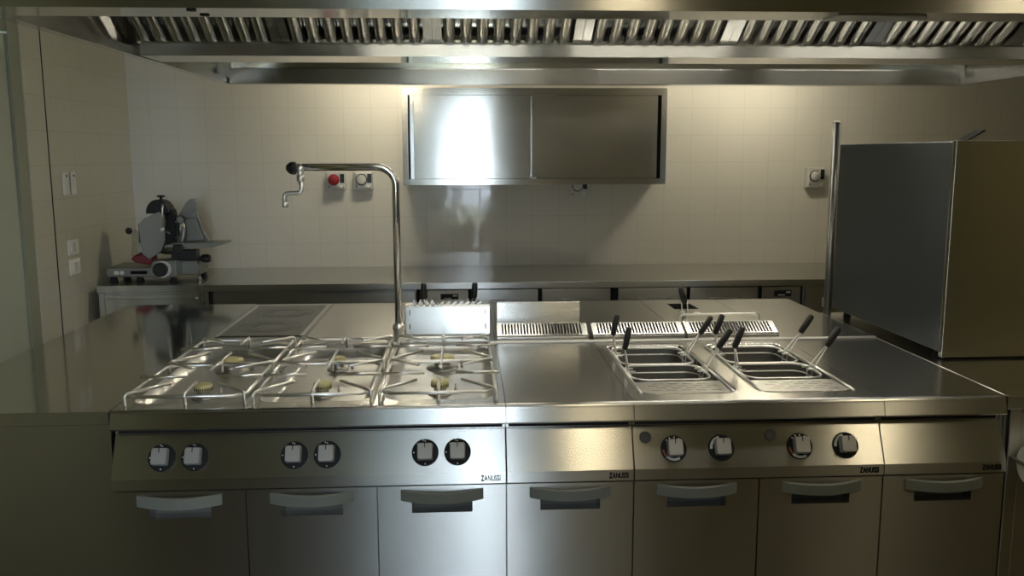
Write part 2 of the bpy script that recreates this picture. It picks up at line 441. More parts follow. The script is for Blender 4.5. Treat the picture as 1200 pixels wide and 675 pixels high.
# --- six-burner gas range
rng = thing('gas_range', (0, 0, 0), 'wide six-burner stainless steel gas range at left end of the cooking block', 'stove')
cols = [(.022, .398), (.412, .788), (.802, 1.178)]
holes = []
for a, b in cols: holes.append((rrect(a + .012, b - .012, .075, .845, .05, 5),))
unit_shell(rng, 0, 1.2, holes)
for (a, b), h in zip(cols, holes):
    L = h[0]; cx = (a + b) / 2
    def ins(d, z, L=L, a=a, b=b): return [(x, y, z) for x, y in rrect(a + .012 + d, b - .012 - d, .075 + d, .845 - d, .05 - d * .3, 5)]
    p = MB().loft([ins(0, H - .0002), ins(.004, H - .006), ins(.022, H - .026), ins(.034, H - .030)], cap=False, smooth=True)
    p.face(ins(.034, H - .030), smooth=False)
    obj('spill_tray', p, 'tray', rng)
BY = (.245, .61)
for i, (a, b) in enumerate(cols):
    cx = (a + b) / 2
    for j, by in enumerate(BY):
        big = (j == 1 and i != 1)
        r = .045 if big else .030
        z = H - .030
        bu = MB().lathe([(r * 1.35, 0), (r * 1.35, .004), (r * 1.1, .007), (r * .72, .009), (r * .66, .022), (r * .92, .026)], (cx, by, z), n=28)
        bo = obj('burner', bu, 'dull', rng)
        cap = MB().lathe([(r * .86, .0255), (r, .027), (r, .043), (r * .93, .0475), (r * .5, .0485), (0.0001, .0485)], (cx, by, z), n=28)
        for k in range(28):      # flame ports round the rim
            t = 2 * PI * k / 28; q = Vector((cx + (r + .0004) * math.cos(t), by + (r + .0004) * math.sin(t), z + .034)); e = Vector((-math.sin(t), math.cos(t), 0)) * .0014
            cap.face([q - e + Vector((0, 0, -.005)), q + e + Vector((0, 0, -.005)), q + e + Vector((0, 0, .004)), q - e + Vector((0, 0, .004))], 1)
        obj('burner_cap', cap, 'brass', bo, extra=('ink',))
        ig = MB().lathe([(.005, 0), (.005, .018), (.003, .02), (.003, .032)], (cx + r * 1.35 + .012, by + .012, z), n=10)
        obj('igniter', ig, 'dull', bo)
ZG, ZF = .8885, .8995
for i, (a, b) in enumerate(cols):
    for (y0, y1) in ((.052, .468), (.482, .888)):
        g = MB(); x0, x1 = a + .008, b - .008; cx = (x0 + x1) / 2; cy = (y0 + y1) / 2; r = .0054
        c = .03                                    # frame rods, chamfered corners
        fr = [(x0 + c, y0), (x1 - c, y0), (x1, y0 + c), (x1, y1 - c), (x1 - c, y1), (x0 + c, y1), (x0, y1 - c), (x0, y0 + c)]
        g.tube([(x, y, ZG) for x, y in fr], r, closed=True, n=8)
        for sx, sy, X, Y in ((1, 1, x0, y0), (-1, 1, x1, y0), (-1, -1, x1, y1), (1, -1, x0, y1)):
            p = [(X - sx * .002, Y - sy * .002, H + .001), (X - sx * .002, Y - sy * .002, ZF), (X + sx * .106, Y + sy * .106, ZF + .004)]
            g.tube(arc_path(p, .016), r, n=8)
        g.tube([(x0 - (.026 if i == 0 else .0145), cy, ZF), (x0 + .128, cy, ZF + .001)], r, n=8)
        g.tube([(x1 + (.018 if i == 2 else .0145), cy, ZF), (x1 - .128, cy, ZF + .001)], r, n=8)
        for Y, s in ((y0, 1), (y1, -1)):
            g.tube([(cx, Y - s * .001, H + .001), (cx, Y, ZF - .004), (cx, Y + s * .004, ZF), (cx, Y + s * .125, ZF + .002)], r, n=8)
        obj('pan_support', g, 'chrome', rng)
for x in (.148, .247, .548, .648, .949, 1.049): dial_and_knob(rng, x, .711, 'gas')
for k in range(3): door(rng, .4 * k, .4 * (k + 1))

# --- neutral units
for x0, lab in ((1.2, 'narrow stainless steel unit with bare worktop between the gas burners and the twin-well cooker'),
                (2.4, 'narrow stainless steel unit with bare worktop at the right end of the cooking block')):
    t = thing('worktop_unit', (x0, 0, 0), lab, 'kitchen unit', 'bare worktop units of the cooking block')
    unit_shell(t, x0, x0 + .4); door(t, x0, x0 + .4)
    if x0 > 2: obj('bright_edge', MB().tube([(2.8005, .012, H - .001), (2.8005, .895, H - .001)], .0024, n=8), 'chrome', t)  # chrome rod added to stand in for the highlight along the worktop edge

# --- twin-well pasta cooker
pc = thing('pasta_cooker', (1.6, 0, 0), 'stainless steel pasta cooker with two sunken wells and black-gripped baskets', 'cooker')
WELLS = ((1.632, 1.962), (2.030, 2.358)); WY = (.095, .822)
holes = [(rrect(a, b, WY[0], WY[1], .05, 5),) for a, b in WELLS]
unit_shell(pc, 1.6, 2.4, holes)
for a, b in WELLS:
    def lp(d, z, r=.05): return [(x, y, z) for x, y in rrect(a + d, b - d, WY[0] + d, WY[1] - d, max(.012, r - d), 5)]
    w = MB().loft([lp(0, H), lp(-.003, H + .0012), lp(.002, H + .0014), lp(.007, H - .002), lp(.012, H - .012), lp(.014, H - .028), lp(.026, H - .032), lp(.030, H - .06), lp(.036, .60)], cap=False, smooth=True)
    w.face(lp(.036, .60))
    wo = obj('well', w, 'bright', pc)
    ty0, ty1, tz = WY[0] + .018, .262, H - .004
    slots = []
    for r_ in range(4):
        for c_ in range(5):
            sx = a + .055 + c_ * .050 + (r_ % 2) * .022; sy = ty0 + .035 + r_ * .027
            if sx + .034 < b - .03: slots.append([(sx, sy), (sx + .034, sy), (sx + .034, sy + .006), (sx, sy + .006)])
    tr = MB(); o = [(a + .016, ty0), (b - .016, ty0), (b - .016, ty1), (a + .016, ty1)]
    tr.sheet(o, slots, lambda x, y: (x, y, tz)); tr.ring([(x, y, tz) for x, y in o], [(x, y, tz - .018) for x, y in o])
    tro = obj('drain_tray', tr, 'dull', wo)
    obj('slot_shade', MB().box(a + .040, b - .040, ty0 + .012, ty1 - .006, tz - .016, tz - .008), 'recess', wo)  # dark sheet added below the tray so its slots look shaded
    rail = MB()
    for xx in (a + .012, b - .012): rail.tube([(xx, ty1 - .16, H - .001), (xx, WY[1] - .05, H - .001)], .005, n=8)
    obj('rail', rail, 'chrome', wo)
dial_and_knob(pc, 1.728, .708, 'heat'); dial_and_knob(pc, 1.880, .708, 'level')
dial_and_knob(pc, 2.132, .708, 'heat'); dial_and_knob(pc, 2.280, .708, 'level')
for x in (1.640, 2.042):
    c = on_panel(x, .742)
    obj('push_button', MB().lathe([(.0185, .0002), (.0185, .004), (.0165, .007), (.0155, .0062), (.0001, .0062)], c, PN, n=24), 'button', pc)
door(pc, 1.6, 2.0); door(pc, 2.0, 2.4)

def flue(t, x0, x1):
    """slotted flue cover: rounded sloping grille at the back of a unit"""
    f = MB(); prof = []
    y0 = .925
    pr = [(y0, H + .001), (y0 - .004, H + .018), (y0 + .004, H + .026), (y0 + .082, H + .060), (y0 + .105, H + .060), (y0 + .112, H + .052), (y0 + .112, H + .001)]
    f.prism(pr, x0, x1)
    o = obj('flue_grille', f, 'bright', t, bevel=.004, seg=3)
    n = 26; s = MB(); d = Vector((0, .078, .034)); nn = Vector((0, -.034, .078)).normalized() * .0008
    for k in range(n):
        xa = x0 + .022 + (x1 - x0 - .044) * (k + .14) / n; xb = x0 + .022 + (x1 - x0 - .044) * (k + .66) / n
        p0 = Vector((0, y0 + .010, H + .0286)) + nn; p1 = Vector((0, y0 + .078, H + .0583)) + nn
        s.face([(xa, p0.y, p0.z), (xb, p0.y, p0.z), (xb, p1.y, p1.z), (xa, p1.y, p1.z)])
    obj('slots', s, 'gap', o)
flue(pc, 1.606, 1.994); flue(pc, 2.003, 2.392)

# --- pasta baskets, two to a well
def basket(x0, x1, y0, y1, hy, label):
    t = thing('pasta_basket', ((x0 + x1) / 2, (y0 + y1) / 2, .66), label, 'basket', 'wire pasta baskets in the cooker wells')
    zt, zb = H - .006, .665
    def lp(d, z, r): return [(x, y, z) for x, y in rrect(x0 + d, x1 - d, y0 + d, y1 - d, r, 5)]
    b = MB().loft([lp(.004, zt, .05), lp(.012, zb + .02, .045), lp(.03, zb, .03)], cap=False, smooth=True); b.face(lp(.03, zb, .03))
    obj('mesh_bowl', b, 'bowl', t)
    rm = MB().tube(lp(0, zt + .004, .055), .0045, n=8, closed=True).tube(lp(.004, zt - .022, .05), .003, n=6, closed=True)
    obj('rim', rm, 'chrome', t)
    for s, xe in ((-1, x0), (1, x1)):
        lean = (.012 if x0 < 1.9 else .026) if s < 0 else .045
        h = MB()
        b0 = Vector((xe - s * .004, hy, zt + .004)); top = Vector((xe + s * .012 + (lean if s > 0 else .004), hy + .006, H + .082))
        for dy in (-.022, .022):
            h.tube(arc_path([b0 + Vector((-s * .006, dy, -.055)), b0 + Vector((0, dy, 0)), top + Vector((0, dy * .25, 0))], .012), .0026, n=6)
            h.tube([b0 + Vector((-s * .022, dy, .003)), b0 + Vector((s * .018, dy, .003))], .0042, n=8)
        ho = obj('handle', h, 'chrome', t)
        d = (Vector((lean + .004, .004, .075))).normalized()
        L = .082
        g = MB(); u = Vector((0, 1, 0)); v = d.cross(u).normalized(); rings = []
        for q, sc in ((0, .7), (.006, 1), (L * .5, 1.06), (L - .006, 1), (L, .65)):
            rings.append([top - d * .006 + d * q + u * (a * sc) + v * (b_ * sc) for a, b_ in rrect(-.0125, .0125, -.0095, .0095, .006, 3)])
        g.loft(rings, smooth=True)
        obj('grip', g, 'black', ho)
for (a, b), w in zip(WELLS, ('left', 'right')):
    side = 'nearer the gas burners' if w == 'left' else 'nearer the tall cabinet'
    basket(a + .020, b - .034, .50, .785, .655, 'rear wire pasta basket in the well ' + side)
    basket(a + .020, b - .034, .272, .488, .405, 'front wire pasta basket behind the slotted tray in the well ' + side)

# ------------------------------------------------------------------ cooking block, rear row (its fronts face the wall)
Y0, Y1 = .945, 1.93
jt = thing('joint_rail', (0, .92, H), 'long thin steel joint rail between the two rows of the cooking block', 'rail')
obj('strip', MB().prism([(.899, H - .02), (.899, H + .002), (.903, H + .008), (.911, H + .008), (.914, H + .003), (.9225, H + .003), (.9225, H - .02)], .002, 2.798), 'dull', jt)
def rear_unit(name, x0, x1, label, cat='kitchen unit', holes=None, group=None):
    t = thing(name, (x0, Y0, 0), label, cat, group); g = .0012
    obj('body', MB().box(x0 + g, x1 - g, Y0 + .01, Y1 - .03, .12, .80), 'steel', t)
    obj('plinth', MB().box(x0 + g, x1 - g, Y0 + .03, Y1 - .07, 0, .12), 'dull', t)
    w = MB()
    out = [(x0 + g, .9235), (x1 - g, .9235), (x1 - g, Y1), (x0 + g, Y1)]
    if holes: w.sheet(out, holes, lambda a, b: (a, b, H)); w.ring([(a, b, H) for a, b in out], [(a, b, .802) for a, b in out])
    else: w.box(x0 + g, x1 - g, .9235, Y1, .802, H)
    obj('worktop', w, 'top', t)
    d = MB().box(x0 + .004, x1 - .004, Y1 - .029, Y1 - .012, .13, .61); obj('door', d, 'steel', t)
    return t
t = rear_unit('ceramic_hob', 0, .4, 'dark glass hob with faint round zones set in the steel top behind the burners', 'hob')
gh = MB().prism(rrect(.035, .372, 1.10, 1.865, .006), H + .0005, H + .004, 'Z')
go = obj('glass_plate', gh, 'ceramic', t)
for cy in (1.30, 1.66):
    z = MB()
    for ra, rb in ((.134, .137), (.075, .115), (.062, .064)):
        n = 40
        z.ring([(.203 + ra * math.cos(2 * PI * k / n), cy + ra * math.sin(2 * PI * k / n), H + .0046) for k in range(n)], [(.203 + rb * math.cos(2 * PI * k / n), cy + rb * math.sin(2 * PI * k / n), H + .0046) for k in range(n)])
    obj('heating_zone', z, 'zone', go)
fr = MB()
for xa, xb in ((.016, .0345), (.3725, .392)): fr.box(xa, xb, 1.09, 1.875, H + .0004, H + .0045)
obj('edge_strip', fr, 'bright', t)
rear_unit('worktop_unit', .4, .80, 'bare rear unit between the glass hob and the tap column', 'kitchen unit', None, 'bare worktop units of the cooking block')
# fryer with raised splash box
fx0, fx1 = .82, 1.185
t = rear_unit('deep_fryer', .80, 1.2, 'rear deep fryer with upright steel splash box behind the burners', 'fryer', [[(.85, 1.25), (1.15, 1.25), (1.15, 1.7), (.85, 1.7)]])
w = MB(); w.loft([[(x, y, z) for x, y in ((.85, 1.25), (1.15, 1.25), (1.15, 1.7), (.85, 1.7))] for z in (H, .6)], cap=False); w.face([(.85, 1.25, .6), (1.15, 1.25, .6), (1.15, 1.7, .6), (.85, 1.7, .6)])
obj('well', w, 'bright', t)
sb = MB().prism([(1.085, H + .001), (1.10, .982), (1.108, .986), (1.19, .986), (1.19, H + .001)], fx0, fx1)
so = obj('splash_box', sb, 'steel', t, bevel=.003)
obj('panel', MB().prism([(1.0855, H + .018), (1.0975, .976), (1.0995, .976), (1.0885, H + .018)], fx0 + .022, fx1 - .022), 'steel', so)
ed = MB()
for xx in (fx0 + .0205, fx1 - .0205):
    for z0 in (.885, .945): ed.box(xx - .002, xx + .002, 1.084 + (z0 - H) * .12, 1.10, z0, z0 + .022)
obj('clip', ed, 'gap', so)
tj = MB()
for k in range(4):
    xx = .852 + k * .026; tj.prism([(xx, .987), (xx + .024, .987), (xx + .02, .992), (xx + .006, 1.012)], 1.11, 1.15, 'Y')
for k in range(7):
    xx = .965 + k * .027; tj.prism([(xx, .987), (xx + .018, .987), (xx + .024, .999), (xx + .012, .999)], 1.115, 1.18, 'Y')
obj('tooth', tj, 'bright', so).name = 'toothed_rest'
for xc, lab in ((.893, 'fryer basket handle standing up beside the tap column'), (1.118, 'fryer basket handle standing up farther from the tap column')):
    b = thing('fryer_basket', (xc, 1.4, .7), 'wire fryer basket, its black grip showing ' + ('beside the tap column' if xc < 1 else 'away from the tap column'), 'basket', 'fryer baskets')
    bk = MB(); xa, xb = (xc - .04, xc + .092) if xc < 1 else (xc - .118, xc + .026)
    bk.loft([[(x, y, z) for x, y in rrect(xa, xb, 1.27, 1.66, .02)] for z in (.845, .70)], cap=False); bk.face([(x, y, .70) for x, y in rrect(xa, xb, 1.27, 1.66, .02)])
    obj('mesh_bowl', bk, 'dull', b)
    h = MB()
    for dx in (-.008, .008): h.tube(arc_path([(xc + dx, 1.275, .845), (xc + dx, 1.225, .90), (xc + dx * .6, 1.215, 1.0)], .02), .003, n=6)
    ho = obj('handle', h, 'chrome', b)
    obj('grip', MB().lathe([(.008, 0), (.0125, .006), (.0135, .04), (.0125, .066), (.008, .072)], (xc, 1.214, .995), (.06, -.02, 1), n=14), 'black', ho)
# griddle with upright splash plate
t = rear_unit('griddle', 1.2, 1.6, 'rear unit with a low upright steel splash plate behind the slotted vent', 'griddle')
obj('splash_plate', MB().box(1.213, 1.572, 1.09, 1.102, H + .001, .998).box(1.213, 1.225, 1.102, 1.5, H + .001, .93).box(1.56, 1.572, 1.102, 1.5, H + .001, .93), 'steel', t, bevel=.002)
obj('cooking_plate', MB().box(1.228, 1.557, 1.11, 1.72, H + .001, H + .012), 'dull', t, bevel=.003)
flue(t, 1.205, 1.588)
rear_unit('worktop_unit', 1.6, 2.0, 'bare rear unit beside the steel splash plate, flat grey top with a dark seam', 'kitchen unit', None, 'bare worktop units of the cooking block')
hole = [(2.12, 1.65), (2.245, 1.65), (2.235, 1.81), (2.118, 1.81)]
t = rear_unit('sunken_cooker', 2.0, 2.4, 'rear steel unit with black rectangular opening and a bent wire lift bar', 'cooker', [hole])
w = MB(); w.loft([[(a, b, H) for a, b in hole], [(a, b, .72) for a, b in hole]], cap=False); w.face([(a, b, .72) for a, b in hole])
obj('opening', w, 'gap', t)
obj('lift_bar', MB().tube(arc_path([(2.03, 1.165, H + .001), (2.03, 1.165, .922), (2.385, 1.165, .922), (2.385, 1.165, H + .001)], .02), .0055, n=8), 'chrome', t)
gp = MB()
for dx in (-.014, .014): gp.tube([(2.158 + dx, 1.59, H + .001), (2.158 + dx, 1.605, .905)], .0032, n=6)
gp.lathe([(.014, 0), (.014, .006), (.008, .008)], (2.135, 1.545, H), n=12); gp.lathe([(.017, 0), (.017, .006), (.008, .008)], (2.20, 1.52, H), n=12)
ho = obj('basket_holder', gp, 'chrome', t)
obj('grip', MB().lathe([(.009, 0), (.015, .006), (.016, .045), (.0145, .078), (.008, .084)], (2.160, 1.605, .895), (-.30, .02, 1), n=14), 'black', ho)
rear_unit('worktop_unit', 2.4, 2.8, 'bare rear unit at the block corner beside the tall cabinet', 'kitchen unit', None, 'bare worktop units of the cooking block')

# ------------------------------------------------------------------ tap column
tx, ty = .803, .962
t = thing('pot_filler_tap', (tx, ty, H), 'tall bent chrome pot filler tap rising behind the gas burners', 'tap')
obj('base', MB().lathe([(.030, .001), (.030, .008), (.021, .012), (.021, .05), (.025, .053), (.025, .068), (.017, .074), (.0155, .08)], (tx, ty, H), n=24), 'chrome', t)
R_ = .075; path = [(tx, ty, H + .07), (tx, ty, 1.576 - R_)]
for k in range(1, 11): a = k / 10 * PI / 2; path.append((tx - R_ + R_ * math.cos(a), ty, 1.576 - R_ + R_ * math.sin(a)))
path.append((.432, ty, 1.576))
obj('column', MB().tube(path, .0148, n=18), 'bright', t)
sp = MB().lathe([(.012, -.016), (.017, -.012), (.017, .012), (.012, .016)], (.424, ty, 1.572), (1, 0, 0), n=16)
sp.tube([(.424, ty, 1.572), (.424, ty, 1.525)], .0125, n=12)
sp.lathe([(.015, 0), (.015, -.022), (.011, -.026)], (.424, ty, 1.545), n=14)
sp.tube(arc_path([(.424, ty, 1.53), (.428, ty, 1.487), (.418, ty, 1.474), (.366, ty, 1.472), (.357, ty, 1.462), (.359, ty, 1.436)], .012), .0085, n=12)
sp.lathe([(.0085, 0), (.0115, -.004), (.0115, -.02), (.009, -.022)], (.359, ty, 1.438), n=14)
obj('spout', sp, 'chrome', t)
obj('tap_knob', MB().lathe([(.013, 0), (.025, .002), (.027, .012), (.024, .026), (.016, .036), (.009, .040)], (.409, ty, 1.573), (-1, 0, 0), n=7, smooth=False), 'black', t)

# ------------------------------------------------------------------ side tables
t = thing('worktable', (-.32, .95, 0), 'dark reflective stainless steel table against the left end of the gas range', 'table')
obj('tabletop', MB().box(-.66, -.003, -.002, 1.955, H - .042, H - .001), 'table', t, bevel=.002)
obj('front_panel', MB().box(-.655, -.005, .012, .03, .08, H - .043), 'steel', t)
obj('body', MB().box(-.655, -.005, .031, 1.93, .08, H - .043), 'steel', t)
obj('plinth', MB().box(-.63, -.02, .06, 1.90, 0, .08), 'dull', t)

t = thing('counter_unit', (3.3, .75, 0), 'stainless steel counter to the right of the block, carrying the tall cabinet', 'counter')
obj('worktop', MB().box(2.806, 3.75, 0.0, 1.52, H - .045, H - .002), 'top', t, bevel=.002)
obj('body', MB().box(2.81, 3.75, .045, 1.50, .1, H - .046), 'steel', t)
obj('leg', MB().box(2.822, 2.862, .006, .044, 0, H - .046), 'steel', t, bevel=.003)
obj('door', MB().box(2.87, 3.40, .02, .044, .14, H - .06), 'steel', t, bevel=.002)
obj('plinth', MB().box(2.87, 3.72, .08, 1.46, 0, .1), 'dull', t)
# paper roll on the counter front
t = thing('paper_roll', (2.93, -.045, .655), 'white paper roll hanging at the right counter front', 'paper roll')
pr = MB(); rings = []
for k in range(9):
    s = k / 8; x = 2.838 + s * .2; r = .064 if 0 < k < 8 else .058
    rings.append([(x, -.072 + r * .95 * math.cos(2 * PI * q / 24), .655 + r * 1.05 * math.sin(2 * PI * q / 24)) for q in range(24)])
obj('roll', pr.loft(rings, smooth=True), 'paper', t)
obj('bracket', MB().tube(arc_path([(2.834, .019, .655), (2.834, -.072, .655), (3.05, -.072, .655), (3.05, .019, .655)], .01), .005, n=8), 'dull', t)

# ------------------------------------------------------------------ tall cabinet and post
t = thing('steel_cabinet', (3.3, 1.0, H), 'tall stainless steel cabinet with dark side standing on the right counter', 'cabinet')
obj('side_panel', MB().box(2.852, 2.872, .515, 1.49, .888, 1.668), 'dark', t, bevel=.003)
obj('body', MB().box(2.873, 3.62, .532, 1.49, .888, 1.664), 'cab', t)
obj('front_panel', MB().box(2.862, 3.63, .508, .5315, H + .006, 1.672), 'cab', t, bevel=.002)
obj('bright_edge', MB().box(2.8525, 2.8615, .508, .5145, .888, 1.671), 'bright', t)
for x, y in ((2.90, .60), (2.90, 1.42), (3.56, .60), (3.56, 1.42)):
    obj('foot', MB().lathe([(.02, 0), (.016, .004), (.016, .0285)], (x, y, H - .001), n=14), 'rubber', t)
fl = MB().prism([(3.095, 1.674), (3.175, 1.720), (3.18, 1.714), (3.105, 1.674)], .86, .93, 'Y').prism([(3.095, 1.6655), (3.19, 1.6655), (3.19, 1.675), (3.095, 1.675)], .86, .93, 'Y')
obj('vent_flap', fl, 'gap', t)
t = thing('steel_post', (2.86, 1.56, 0), 'upright round steel post behind the tall cabinet', 'post')
obj('post', MB().tube([(2.862, 1.562, .006), (2.862, 1.562, 1.772)], .019, n=20), 'post', t)
obj('cap', MB().lathe([(.0195, 0), (.0195, .004), (.012, .008)], (2.862, 1.562, 1.771), n=20), 'dull', t)
obj('base_plate', MB().lathe([(.05, 0), (.05, .006)], (2.862, 1.562, 0), n=20), 'dull', t)

# ------------------------------------------------------------------ extractor hood
hx0, hx1, hy0, hy1, hz, ht = -.135, 3.715, -.376, 2.04, 1.98, 2.50
hd = thing('extractor_hood', (1.8, .83, hz), 'huge stainless steel island extractor hood hanging above the cooking block', 'hood')
obj('front_fascia', MB().box(hx0, hx1, hy0 - .004, hy0, hz, ht), 'steel', hd)
obj('rear_fascia', MB().box(hx0, hx1, hy1, hy1 + .004, hz, ht), 'steel', hd)
obj('side_panel', MB().box(hx0, hx0 + .003, hy0, hy1, hz + .03, ht), 'hood', hd)
obj('side_panel', MB().box(hx1 - .003, hx1, hy0, hy1, hz + .03, ht), 'hood', hd)
for xa, xb in ((hx0, hx0 + .038), (hx1 - .038, hx1)):
    obj('side_gutter', MB().box(xa, xb, hy0, hy1, hz, hz + .03), 'hood', hd)
obj('roof', MB().box(hx0, hx1, hy0, hy1, ht, ht + .004), 'hood', hd)
obj('front_gutter', MB().prism([(hy0, hz), (-.236, hz), (-.236, hz + .030), (-.239, hz + .030), (-.239, hz + .003), (hy0, hz + .003)], hx0 + .039, hx1 - .039), 'hood', hd)
lp_ = MB().prism([(2.04, -.352), (2.235, -.352)] + [(2.235 + .06 * math.sin(PI * k / 8), -.30 - .052 * math.cos(PI * k / 8)) for k in range(1, 8)] + [(2.235, -.248), (2.04, -.248)], hz - .004, hz - .0002, 'Z')
obj('drain_plate', lp_, 'dull', hd)
obj('screw', MB().lathe([(.012, -.003), (.012, 0)], (.41, -.35, hz), n=10).lathe([(.012, -.003), (.012, 0)], (.42, -.27, hz), n=10), 'gap', hd)
# central trough under the V of filters
obj('trough', MB().prism([(.705, 2.03), (.7025, hz + .001), (.93, hz + .001), (.93, 2.03), (.926, 2.03), (.926, hz + .005), (.7065, hz + .005), (.709, 2.03)], hx0 + .05, hx1 - .05), 'trough', hd)
ang = math.radians(31); fd = Vector((0, -math.cos(ang), math.sin(ang))); fn = Vector((0, -math.sin(ang), -math.cos(ang)))
base = Vector((0, .712, 2.034)); FL = .62; P = (hx1 - hx0 - .02) / 7
def fpt(x, s, h): p = base + fd * s + fn * h; return (x, p.y, p.z)
for i in range(7):
    x0 = hx0 + .010 + P * i + .001; x1 = x0 + P - .002; fw = .032
    f = MB()      # frame
    for a, b, s0, s1 in ((x0, x0 + fw, 0, FL), (x1 - fw, x1, 0, FL), (x0, x1, 0, .012), (x0, x1, FL - .02, FL)):
        f.loft([[fpt(x, s, h) for x, s in ((a, s0), (b, s0), (b, s1), (a, s1))] for h in (0, .012)])
    f.loft([[fpt(x, s, h) for x, s in ((x0, 0), (x1, 0), (x1, FL), (x0, FL))] for h in (-.034, -.031)])
    fo = obj('grease_filter', f, 'baffle', hd)
    nb = 8; pw = (x1 - x0 - 2 * fw) / nb
    for k in range(nb):
        xa = x0 + fw + pw * k + pw * .10; xb = xa + pw * .72; w = xb - xa
        prof = [(xa, -.012), (xa, .004)]
        for q in range(1, 10):
            th = PI * (1 - q / 10); prof.append((xa + w / 2 + w / 2 * math.cos(th), .004 + .016 * math.sin(th)))
        prof += [(xb, .004), (xb, -.012)]
        b = MB(); rings = []
        for s, sc in ((.010, .55), (.016, .85), (.026, 1), (FL - .025, 1)):
            rings.append([fpt(xa + w / 2 + (x - xa - w / 2) * (.8 + .2 * sc), s, h * sc if h > 0 else h) for x, h in prof])
        b.loft(rings, smooth=True, closed=False, cap=False)
        obj('baffle', b, 'baffle', fo)
# mirrored rear bank, plain backs
rb = MB(); rb.loft([[(x, 1.635 - p[1] if False else .93 + (.712 - p[1]), p[2]) for x, p in ((xx, fpt(0, s, h)) for xx, s in ((hx0 + .01, 0), (hx1 - .01, 0), (hx1 - .01, FL), (hx0 + .01, FL)))] for h in (0, -.03)])
obj('rear_filter_bank', rb, 'baffle', hd)
obj('rear_gutter', MB().prism([(hy1, hz), (1.965, hz), (1.965, 2.052), (1.968, 2.055), (1.972, 2.052), (1.972, hz + .004), (hy1, hz + .004)], hx0 + .045, hx1 - .045), 'steel', hd)
obj('rear_lining', MB().prism([(hy1 - .001, 2.0), (hy1 - .012, 2.10), (hy1 - .008, 2.10), (hy1 - .0005, 2.0)], hx0 + .04, hx1 - .04), 'hood', hd)
obj('punched_strip', MB().box(hx0 + .04, hx1 - .04, hy1 - .016, hy1 - .013, 2.10, 2.22), 'punched', hd)

for lx, ly in ((1.0, -.17), (2.0, -.17), (3.0, -.17), (1.15, 1.78), (2.2, 1.78), (3.2, 1.78)):
    lf = obj('light_fixture', MB().box(lx - .40, lx + .40, ly - .06, ly + .06, ht - .045, ht - .001), 'white', hd, bevel=.004)
    obj('diffuser', MB().box(lx - .38, lx + .38, ly - .045, ly + .045, ht - .052, ht - .0455), 'hood_lamp', lf)

# ------------------------------------------------------------------ back counter
CZ, CY = .88, 2.51
t = thing('back_worktop', (1.1, 2.9, CZ), 'long stainless steel worktop along the tiled back wall', 'worktop')
obj('slab', MB().box(-1.04, -.444, CY, YB - .004, CZ - .04, CZ), 'top', t, bevel=.003)
obj('slab', MB().box(-.440, 3.9, CY, YB - .004, CZ - .04, CZ), 'top', t, bevel=.003)

t = thing('drawer_cabinet', (-.74, 2.9, 0), 'steel cabinet with a top drawer under the meat slicer', 'cabinet')
obj('body', MB().box(-1.035, -.446, CY + .025, YB - .01, .1, CZ - .042), 'steel', t)
d = MB().box(-1.0, -.468, CY + .004, CY + .024, .70, CZ - .055); do = obj('drawer', d, 'steel', t, bevel=.002)
obj('drawer_grip', MB().prism([(CY - .012, .806), (CY - .012, .812), (CY + .004, .812), (CY + .004, .80)], -.99, -.478), 'bright', do)
obj('door', MB().box(-1.0, -.468, CY + .004, CY + .024, .12, .69), 'steel', t, bevel=.002)
for x in (-1.032, -.477): obj('corner_post', MB().box(x, x + .03, CY + .006, CY + .0245, .1, CZ - .042), 'steel', t)
obj('plinth', MB().box(-1.03, -.45, CY + .06, YB - .02, 0, .1), 'dull', t)

t = thing('sliding_door_cabinet', (.15, 2.9, 0), 'low steel cabinet with plain sliding doors right of the slicer cabinet', 'cabinet')
obj('body', MB().box(-.438, .79, CY + .05, YB - .01, .1, CZ - .042), 'steel', t)
obj('corner_post', MB().box(-.436, -.41, CY + .012, CY + .049, .1, CZ - .042), 'steel', t)
obj('gap_strip', MB().box(-.408, -.394, CY + .03, CY + .049, .1, CZ - .042), 'gap', t)
obj('door', MB().box(-.392, .22, CY + .034, CY + .049, .12, CZ - .055), 'steel', t, bevel=.002)
obj('door', MB().box(.17, .788, CY + .014, CY + .030, .12, CZ - .055), 'steel', t, bevel=.002)
obj('plinth', MB().box(-.43, .78, CY + .08, YB - .02, 0, .1), 'dull', t)

def fridge(x0, x1, cp, doors, label):
    t = thing('refrigerated_counter', ((x0 + x1) / 2, 2.9, 0), label, 'refrigerated counter', 'refrigerated counters along the back wall')
    obj('body', MB().box(x0, x1, CY + .045, YB - .01, .1, CZ - .042), 'dial', t)
    obj('plinth', MB().box(x0 + .02, x1 - .02, CY + .07, YB - .02, 0, .1), 'dull', t)
    for a, b in doors:
        d = obj('door', MB().box(a, b, CY + .012, CY + .044, .14, CZ - .0465), 'steel', t, bevel=.003)
        obj('grip_recess', MB().box((a + b) / 2 - .085, (a + b) / 2 + .085, CY + .0085, CY + .0118, .768, .774), 'dull', d)
    a, b = cp
    c = obj('control_box', MB().box(a, b, CY + .012, CY + .044, .14, CZ - .0465), 'steel' if a > 2 else 'white', t, bevel=.003)
    xc = (a + b) / 2 + .01
    s = obj('display', MB().box(xc - .052, xc + .052, CY + .0095, CY + .0118, .776, .812), 'display', c)
    obj('digits', MB().box(xc - .03, xc + .012, CY + .0085, CY + .0094, .782, .787).box(xc + .02, xc + .045, CY + .0085, CY + .0094, .796, .806), 'box_grey', s)
    lv = MB()
    for k in range(9): lv.box(xc - .09, xc + .09, CY + .0095, CY + .0118, .70 - k * .03, .712 - k * .03)
    obj('louvre', lv, 'gap', c)
fridge(.80, 1.972, (.856, 1.097), ((1.117, 1.512), (1.534, 1.945)), 'refrigerated counter with pale control box seen above the fryer')
